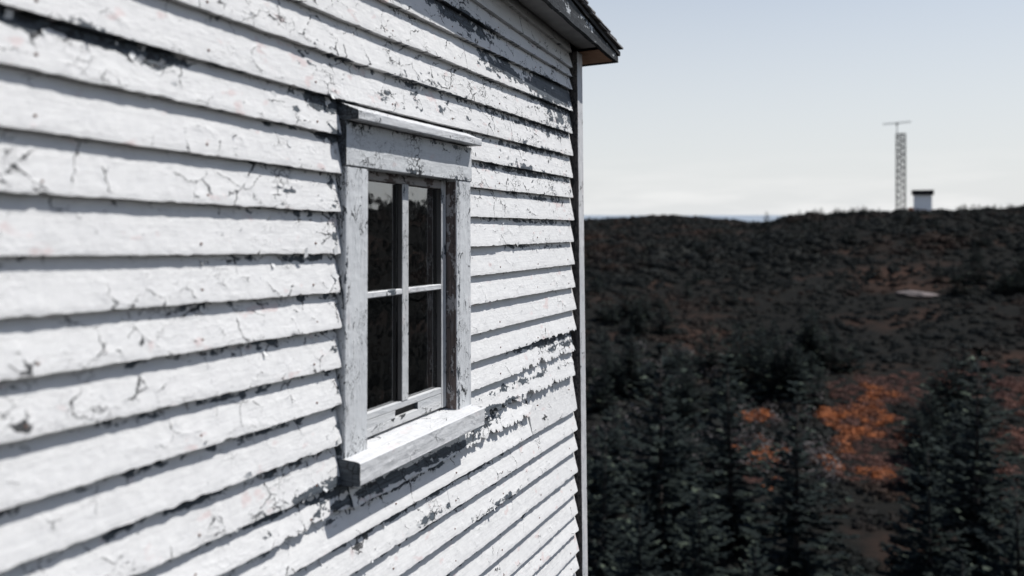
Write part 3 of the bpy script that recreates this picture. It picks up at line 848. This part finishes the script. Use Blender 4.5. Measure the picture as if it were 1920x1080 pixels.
o = hobj("nail_heads", nu_, nw_, nt_, nf_, M['nail'], smooth=False); tag(o, kind="stuff")

# ------------------------------------------------------------------ vegetation
def spruce_mesh(H, R, seed, whorls=28, dense=7, quad=0.15):
    rs = random.Random(seed)
    V, F, TP = [], [], []
    def spray(p, dirv, size, wid, tipv=0.0):
        d = Vector(dirv).normalized()
        s = d.cross(Vector((rs.gauss(0, .35), rs.gauss(0, .35), 1))).normalized() * wid
        b = len(V)
        tip = p + d * size
        mid = p + d * size * 0.5 + Vector((0, 0, rs.uniform(-.02, .03)))
        V.extend([tuple(p), tuple(mid + s), tuple(tip), tuple(mid - s)])
        F.append((b, b + 1, b + 2, b + 3)); TP.extend([tipv] * 4)
    for k in range(whorls):
        f = k / (whorls - 1)
        z = H * (0.06 + 0.92 * f)
        L0 = R * (1 - f) ** 0.85 + 0.10
        nb = max(3, int(dense * (1 - 0.45 * f)))
        ph = rs.uniform(0, 6.28)
        for b in range(nb):
            if rs.random() < 0.12: continue
            a = ph + 6.283 * b / nb + rs.uniform(-.35, .35)
            L = L0 * rs.uniform(0.55, 1.22)
            droop = -0.28 * (1 - f) - rs.uniform(-0.1, 0.18)
            up = 0.5 * f
            ns = max(2, int(L / 0.13))
            for q in range(ns + 1):
                g = (q + rs.random() * 0.6) / (ns + 0.6)
                rr = L * g
                zz = z + rr * (droop + up) + 0.22 * L * g * g
                p = Vector((rr * math.cos(a), rr * math.sin(a), zz))
                tip = max(0.0, g - 0.55) / 0.45 * rs.random()
                for side in (-1, -0.4, 0.4, 1):
                    da = a + side * rs.uniform(0.5, 1.0)
                    sz = quad * rs.uniform(1.0, 2.0) * (1.0 - 0.35 * f)
                    spray(p, (math.cos(da), math.sin(da), rs.uniform(-0.35, 0.25) + up * 0.6), sz, sz * rs.uniform(0.24, 0.42), tip)
    for q in range(5):
        spray(Vector((0, 0, H * 0.95)), (rs.gauss(0, .15), rs.gauss(0, .15), 1), 0.07 * H * 0.6, 0.05)
    return mesh_from("crown", np.array(V), np.array(F), {'tip': ('FLOAT', TP)}, smooth=False)
def trunk_mesh(H, r):
    mb = MB()
    mb.bar((0, 0, -0.6), (0, 0, H * 0.5), r, 7, r * 0.6)
    mb.bar((0, 0, H * 0.5), (0.02, 0, H * 0.97), r * 0.6, 7, 0.012)
    return mesh_from("trunk", mb.v, mb.f)
KINDS = []
for i in range(5):
    H = 7.0
    KINDS.append((H, spruce_mesh(H, (1.85, 2.2, 1.6, 2.0, 2.5)[i], 40 + i, (22, 19, 24, 19, 17)[i], (8, 8, 8, 9, 9)[i], 0.17), trunk_mesh(H, 0.10)))
SMALL = []
for i in range(4):
    H = 2.6
    SMALL.append((H, spruce_mesh(H, (0.85, 1.1, 0.95, 1.25)[i], 70 + i, 13, 6, 0.14), trunk_mesh(H, 0.05)))
def plant_spruce(x, y, h, kind, label, group=None, wid=1.0, name="spruce_tree"):
    H, cm_, tm_ = kind
    e = empty(name, (x, y, gz(x, y)), label, "tree", group)
    s = h / H
    e.scale = (s * wid, s * wid, s)
    e.rotation_euler = (random.uniform(-.03, .03), random.uniform(-.03, .03), random.uniform(0, 6.28))
    obj("crown", cm_, M['spruce'], e); obj("trunk", tm_, M['bark'], e)
    return e
def ray_x(ximg, y): return (ximg - 960) / 1500 * y
# the spruces one can pick out, from the picture: (column, distance, height, kind, width, label)
HERO = [(1240, 27, 8.3, 0, 1.1, "tall dark spruce rising like a spire right of the house corner"),
        (1128, 22, 5.3, 1, 1.0, "dark bushy spruce close beside the house corner board"),
        (1372, 31, 7.4, 2, 1.25, "slender dark spruce left of the small orange bush"),
        (1492, 26, 7.3, 2, 1.15, "narrow black spruce standing between the two orange patches"),
        (1828, 27, 8.4, 0, 1.1, "tallest spruce at the right with green-tipped boughs"),
        (1748, 25, 5.9, 3, 0.95, "dark spruce at the right edge of the big orange patch"),
        (1915, 22, 5.4, 1, 1.0, "dense spruce cut by the right edge of the picture"),
        (1610, 21, 2.5, 3, 1.25, "low spruce in front of the big orange patch at the bottom"),
        (1312, 22, 4.2, 1, 1.1, "broad low spruce at bottom between spire spruce and orange bush"),
        (1200, 18.5, 2.9, 4, 1.2, "pale-tipped spruce at the very bottom beside the house"),
        (1685, 19.5, 2.3, 1, 1.2, "small spruce at bottom under the orange patch's right side"),
        (1415, 20, 2.7, 4, 1.2, "short spreading spruce at bottom below the small orange bush"),
        (1800, 19.5, 3.4, 4, 1.1, "short spruce at bottom right in front of the tallest spruce")]
for (px, y, h, kd, wd, lab) in HERO:
    plant_spruce(ray_x(px, y), y, h, KINDS[kd], lab, "tall spruces below the house", wd)
# woodland on the valley floor and hillside
CLEAR = [(1618, 44.5, 96, 7.0), (1430, 43.5, 50, 5.5), (1915, 45, 75, 7.0), (1760, 52, 210, 4.0)]
def in_clearing(px, y, grow=0.0):
    """the orange clearings, with wandering edges"""
    x = ray_x(px, y)
    wob = 0.85 * float(fbm(np.array([x * 0.35]), np.array([y * 0.35]), 2.2, 3)[0])
    for (cx, cy, rx, ry) in CLEAR:
        if ((px - cx) / (rx + grow * 30)) ** 2 + ((y - cy) / (ry + grow)) ** 2 + wob < 1.0: return True
    return False
def zone(px, y):
    if y > 134:
        return ("low scrubby spruce on the skyline right of the white hut" if px > 1730 else "low scrubby spruce on the skyline left of the tower") , "skyline spruces"
    if y > 84:
        if px < 1360: return "tiny blurred spruce high on the hillside next to the house corner", "upper hillside spruces by the house"
        return "tiny blurred spruce on the upper hillside below the tower", "upper hillside spruces below the tower"
    if px < 1360: return "small dark spruce in the valley wood beside the house", "valley spruces by the house"
    if px < 1640: return "small dark spruce in the valley wood above the orange patches", "valley spruces above the orange patches"
    return "small dark spruce in the valley wood below the pale rock", "valley spruces below the pale rock"
cnt = 0
while cnt < 110:
    y = random.uniform(33, 84)
    px = random.uniform(1080, 1960)
    x = ray_x(px, y)
    h = random.uniform(1.8, 4.6) * (1.0 if y < 60 else 0.72)
    if in_clearing(px, y, 0.5): continue
    if px < 1360 and random.random() < 0.6: continue
    if 1390 < px < 1710 and y < 49: continue
    if px > 1850 and y < 42: continue
    if 1640 < px < 1790 and 62 < y < 82: continue
    if vnoise(np.array([x * 0.09]), np.array([y * 0.09]), 4.4)[0] < 0.05: continue
    lab, grp = zone(px, y)
    plant_spruce(x, y, h, random.choice(KINDS if h > 2.6 else SMALL), lab, grp, random.uniform(1.0, 1.7))
    cnt += 1
cnt = 0
while cnt < 105:
    y = random.uniform(84, 134)
    px = random.uniform(1080, 1960)
    if cnt >= 40:
        y = random.uniform(137, 150); px = random.uniform(1480, 1960)
        if 1655 < px < 1765: continue
    h = random.uniform(0.8, 2.4) if cnt < 40 else (random.uniform(0.6, 1.3) if px > 1660 else random.uniform(0.8, 1.7))
    lab, grp = zone(px, y)
    plant_spruce(ray_x(px, y), y, h, random.choice(SMALL), lab, grp, random.uniform(1.0, 1.7))
    cnt += 1
# a lone taller tree on the skyline
plant_spruce(ray_x(1437, 136), 136, 2.9, SMALL[0], "lone spruce standing up on the skyline left of the tower", None, 1.0)

def bush_cloud(name, pts, size, leaves, leaf, mat, label=None, flat=0.6, seed=1, dome=False):
    rs = np.random.default_rng(seed)
    P = np.array(pts)
    n = len(P) * leaves
    idx = np.repeat(np.arange(len(P)), leaves)
    d = rs.normal(size=(n, 3)); d /= np.linalg.norm(d, axis=1)[:, None]
    d[:, 2] = np.abs(d[:, 2])
    sc = np.repeat(np.asarray(size), leaves)[:, None] * (0.35 + 0.65 * rs.random((n, 1)) ** 0.5)
    C = P[idx] + d * sc * np.array((1, 1, flat))
    nrm_ = d * np.array((1, 1, 1.2)) + 0.45 * rs.normal(size=(n, 3))
    a = np.cross(nrm_, rs.normal(size=(n, 3))); a /= np.linalg.norm(a, axis=1)[:, None]
    b = np.cross(a, nrm_); b /= np.linalg.norm(b, axis=1)[:, None]
    lf = leaf * (0.6 + 0.8 * rs.random((n, 1))) * np.repeat(np.asarray(size), leaves)[:, None]
    V = np.stack([C - a * lf, C + b * lf * 0.55, C + a * lf, C - b * lf * 0.55], 1).reshape(-1, 3)
    Fq_ = np.arange(4 * n).reshape(-1, 4)
    if dome:
        # the dense twiggy body of each shrub inside its leaves: an uneven low dome
        sg, rg = 9, 4
        S_ = np.asarray(size)
        th = np.linspace(0, 2 * np.pi, sg, endpoint=False)
        el = np.array([-0.25, 0.35, 0.85, 1.35])
        uv = np.stack([np.cos(el)[:, None] * np.cos(th)[None], np.cos(el)[:, None] * np.sin(th)[None], np.repeat(np.sin(el)[:, None], sg, 1)], -1)
        D_ = uv[None] * (0.66 * S_)[:, None, None, None] * (1 + 0.30 * rs.normal(size=(len(P), rg, sg, 1))) * np.array((1, 1, flat))
        DV = (P[:, None, None, :] + D_).reshape(-1, 3)
        i, j = np.meshgrid(np.arange(rg - 1), np.arange(sg), indexing='ij')
        q = np.stack([i * sg + j, i * sg + (j + 1) % sg, (i + 1) * sg + (j + 1) % sg, (i + 1) * sg + j], -1).reshape(-1, 4)
        q = (q[None] + (np.arange(len(P)) * sg * rg)[:, None, None]).reshape(-1, 4)
        Fq_ = np.concatenate([Fq_, q + len(V)]); V = np.concatenate([V, DV])
    o = obj(name, mesh_from(name, V, Fq_, smooth=dome), mat)
    return tag(o, label, "shrubs" if label else None, None, "stuff")
def scatter(n, fn, zoff=0.0):
    out = []
    while len(out) < n:
        q = fn()
        if q is None: continue
        x, y = q
        out.append((x, y, gz(x, y) + zoff))
    return out
def f_scrub():
    y = 20 + 130 * random.random() ** 0.8
    px = random.uniform(1060, 2000)
    if in_clearing(px, y) and random.random() < 0.97: return None
    if 1670 < px < 1745 and 75 < y < 80: return None
    return ray_x(px, y), y
pts = scatter(6500, f_scrub)
bush_cloud("hillside_scrub", pts, [random.uniform(0.35, 0.9) * (1 + 0.9 * random.random() ** 3) * float(np.interp(fbm(np.array([q[0] * 0.06]), np.array([q[1] * 0.045]), 6.6, 3)[0], [-0.35, 0.05, 0.5], [0.50, 0.85, 1.40])) for q in pts], 28, 0.18, M['scrub'], "low dark heath and scrub covering the hillside", seed=3, dome=True)
def f_side():
    a = rad(random.uniform(34, 88)); r = random.uniform(12, 150)
    return r * math.sin(a), r * math.cos(a)
pts = scatter(1500, f_side)
bush_cloud("side_scrub", pts, [random.uniform(0.5, 1.4) for _ in pts], 26, 0.24, M['scrub'], "dark heath right of the view, mirrored in the window panes", seed=4, flat=0.9, dome=True)
def f_rest():
    if random.random() < 0.45:                       # the near slope below the house
        a = rad(random.uniform(-8, 95)); r = random.uniform(4.5, 21)
    else:                                            # valley and hill either side of the view
        a = rad(random.choice((random.uniform(-40, 4), random.uniform(34, 60)))); r = 18 + 130 * random.random() ** 0.8
    x, y = r * math.sin(a), r * math.cos(a)
    if x < 0.9 and y < 6.0: return None
    return x, y
pts = scatter(2800, f_rest)
bush_cloud("slope_heath", pts, [random.uniform(0.14, 0.30) if math.hypot(q[0], q[1]) < 21 else random.uniform(0.4, 1.2) for q in pts], 34, 0.2, M['scrub'], "low heath on the slope falling away below the house", seed=15, dome=True)
def f_far():
    a = rad(random.uniform(2, 24)); r = random.uniform(420, 720)
    return r * math.sin(a), r * math.cos(a)
pts = scatter(2600, f_far)
bush_cloud("far_wood", pts, [random.uniform(1.6, 4.2) for _ in pts], 9, 0.34, M['scrub'], "dark wooded far ridge beside the house corner board", seed=14, flat=0.7, dome=True)
def f_grey():
    y = random.uniform(38, 66); px = random.choice((random.uniform(1110, 1330), random.uniform(1330, 1560), random.uniform(1380, 1530)))
    return ray_x(px, y), y
pts = scatter(170, f_grey)
bush_cloud("grey_bushes", pts, [random.uniform(0.4, 1.1) for _ in pts], 50, 0.12, M['greybush'], "greyish leafless bushes on the valley floor behind the spruces", 1.1, seed=5)
def clearing(i, keep, zoom_=1.0):
    cx, cy, rx, ry = CLEAR[i]
    def f():
        a = random.uniform(0, 6.283); q = math.sqrt(random.random()) * 1.25 * zoom_
        px, y = cx + rx * q * math.cos(a), cy + ry * q * math.sin(a)
        if not in_clearing(px, y): return None
        x = ray_x(px, y)
        if float(fbm(np.array([x * 0.5]), np.array([y * 0.5]), 5.5, 3)[0]) < keep: return None
        return x, y
    return f
def sizes(p): return [random.uniform(0.22, 0.62) for _ in p]
pts = scatter(125, clearing(0, 0.02))
bush_cloud("orange_shrubs", pts, sizes(pts), 80, 0.17, M['orange'], "big orange autumn shrub patch in the valley clearing", 0.55, seed=6)
pts = scatter(55, clearing(1, -0.1))
bush_cloud("orange_shrubs", pts, sizes(pts), 80, 0.17, M['orange'], "small orange shrub patch left of the narrow black spruce", 0.7, seed=7)
pts = scatter(140, clearing(2, -9))
bush_cloud("russet_shrubs", pts, sizes(pts), 70, 0.16, M['russet'], "dull russet shrubs at the right edge behind the tall spruce", 0.55, seed=8)
pts = scatter(330, clearing(0, -9)) + scatter(90, clearing(1, -9)) + scatter(330, clearing(3, -0.3))
bush_cloud("russet_shrubs", pts, [0.7 * q for q in sizes(pts)], 60, 0.16, M['russet'], "brownish pink heath between and behind the orange shrubs", 0.5, seed=9)

# pale bare rock on the hillside and by the hut
def rock(px, y, sx, sy, sz, label, seed):
    x = ray_x(px, y)
    n, m = 14, 8
    V, F = [], []
    for i in range(m + 1):
        for j in range(n):
            a = 2 * math.pi * j / n; b = math.pi * i / m
            p = Vector((math.sin(b) * math.cos(a), math.sin(b) * math.sin(a), math.cos(b)))
            k = 1 + 0.28 * mnoise.noise(p * 1.7 + Vector((seed, 0, 0))) + 0.12 * mnoise.noise(p * 5 + Vector((seed, 3, 0)))
            V.append((p.x * sx * k, p.y * sy * k, p.z * sz * k))
    for i in range(m):
        for j in range(n):
            F.append((i * n + j, i * n + (j + 1) % n, (i + 1) * n + (j + 1) % n, (i + 1) * n + j))
    o = obj("rock_outcrop", mesh_from("rock_outcrop", V, F, smooth=False), M['rock'], None, (x, y, gz(x, y)))
    return tag(o, label, "rock", "pale rocks on the hillside")
rock(1718, 79, 1.7, 2.2, 0.26, "pale flat rock lying bare halfway up the hillside", 1.0)
rock(1768, 139, 2.0, 1.6, 0.30, "pale bare ground hump right of the white hut", 7.0)

# ------------------------------------------------------------------ lattice tower
D = 143.0
tx = ray_x(1689, D); tz = 403 - 390
tower_base = (403 - 390) / 1500 * D
TB = Vector((tx, D, tower_base))
tower = empty("lattice_tower", TB, "slim lattice radio tower on the hill crest", "tower")
HT, HW = 13.2, 0.72
tower.rotation_euler = (0, 0, -math.atan2(tx, D))
lat = []
for (sx, sy) in ((-1, -1), (1, -1), (1, 1), (-1, 1)):
    mb = MB(); mb.bar((sx * HW, sy * HW, -2.0), (sx * HW, sy * HW, HT), 0.11, 6); mb.build("leg", M['rust_metal'], tower)
nst = 22
for i in range(nst + 1):
    z = HT * i / nst
    mb = MB()
    for a, b in (((-1, -1), (1, -1)), ((1, -1), (1, 1)), ((1, 1), (-1, 1)), ((-1, 1), (-1, -1))):
        mb.bar((a[0] * HW, a[1] * HW, z), (b[0] * HW, b[1] * HW, z), 0.05, 4)
    mb.build("rung_frame", M['rust_metal'], tower)
    if i < nst:
        z2 = HT * (i + 1) / nst
        mb = MB(); s = 1 if i % 2 else -1
        mb.bar((-HW * s, -HW, z), (HW * s, -HW, z2), 0.04, 4); mb.bar((HW, -HW * s, z), (HW, HW * s, z2), 0.04, 4)
        mb.bar((-HW * s, HW, z), (HW * s, HW, z2), 0.04, 4); mb.bar((-HW, -HW * s, z), (-HW, HW * s, z2), 0.04, 4)
        mb.build("brace", M['rust_metal'], tower)
mb = MB()
mb.bar((-0.25, -HW - 0.08, 0), (-0.25, -HW - 0.08, HT), 0.03, 4); mb.bar((0.2, -HW - 0.08, 0), (0.2, -HW - 0.08, HT), 0.03, 4)
for i in range(44): mb.bar((-0.25, -HW - 0.08, 0.3 * i), (0.2, -HW - 0.08, 0.3 * i), 0.02, 4)
mb.build("ladder", M['rust_metal'], tower)
mb = MB(); mb.box((0, 0, HT + 0.04), (HW + 0.1, HW + 0.1, 0.035)); mb.build("platform", M['rust_metal'], tower)
mb = MB(); mb.bar((-0.62, 0, HT), (-0.62, 0, HT + 2.0), 0.07, 6); mb.build("mast", M['aerial'], tower)
an = MB()
an.bar((-2.85, 0, HT + 1.92), (1.6, 0, HT + 2.12), 0.06, 6)
for i in range(13):
    q = -2.8 + i * 0.36; zz = HT + 1.92 + (q + 2.85) * 0.045
    an.bar((q, -0.45, zz - 0.12), (q, 0.45, zz - 0.12), 0.03, 4); an.bar((q, 0, zz - 0.25), (q, 0, zz + 0.22), 0.03, 4)
aerial = an.build("aerial", M['aerial'], tower)
mb = MB(); mb.box((-0.62, 0, HT + 1.86), (0.2, 0.2, 0.17)); mb.build("hub", M['rust_metal'], aerial)

# ------------------------------------------------------------------ hut
D2 = 141.0
hx = ray_x(1730, D2)
HB = Vector((hx, D2, (403 - 399) / 1500 * D2))
hut = empty("equipment_hut", HB, "small white hut with overhanging flat black roof beside the tower", "hut")
W2, DH = 1.32, 1.5
hut.rotation_euler = (0, 0, -math.atan2(hx, D2))
mb = MB(); mb.box((0, 0, 1.2), (W2, DH, 1.95)); mb.build("wall", M['hut_white'], hut)
for sx in (-1, 1):
    for sy in (-1, 1):
        mb = MB(); mb.box((sx * (W2 + 0.02), sy * (DH + 0.02), 1.2), (0.09, 0.09, 1.93)); mb.build("corner_trim", M['hut_trim'], hut)
mb = MB(); mb.box((0, 0, 3.55), (W2 + 0.42, DH + 0.42, 0.42)); mb.build("roof", M['hut_roof'], hut)
mb = MB(); mb.box((0, 0, -0.3), (W2 + 0.25, DH + 0.25, 0.55)); mb.build("plinth", M['rock'], hut)
mb = MB(); mb.box((W2 + 0.03, -0.2, 1.2), (0.03, 0.45, 1.0)); dr = mb.build("door", M['door'], hut)
mb = MB(); mb.box((W2 + 0.09, 0.15, 1.2), (0.03, 0.04, 0.08)); mb.build("handle", M['rust_metal'], dr)
# rusty drum near the hut
mb = MB(); mb.bar((0, 0, -0.3), (0, 0, 1.0), 0.42, 12); mb.bar((0, 0, 0.30), (0, 0, 0.36), 0.45, 12); mb.bar((0, 0, 0.66), (0, 0, 0.72), 0.45, 12)
dx = ray_x(1708, 140)
o = mb.build("rusty_drum", M['rust'], None, (dx, 140, (403 - 402) / 1500 * 140 + 0.2)); tag(o, "rusty orange drum between the tower foot and the white hut", "drum")
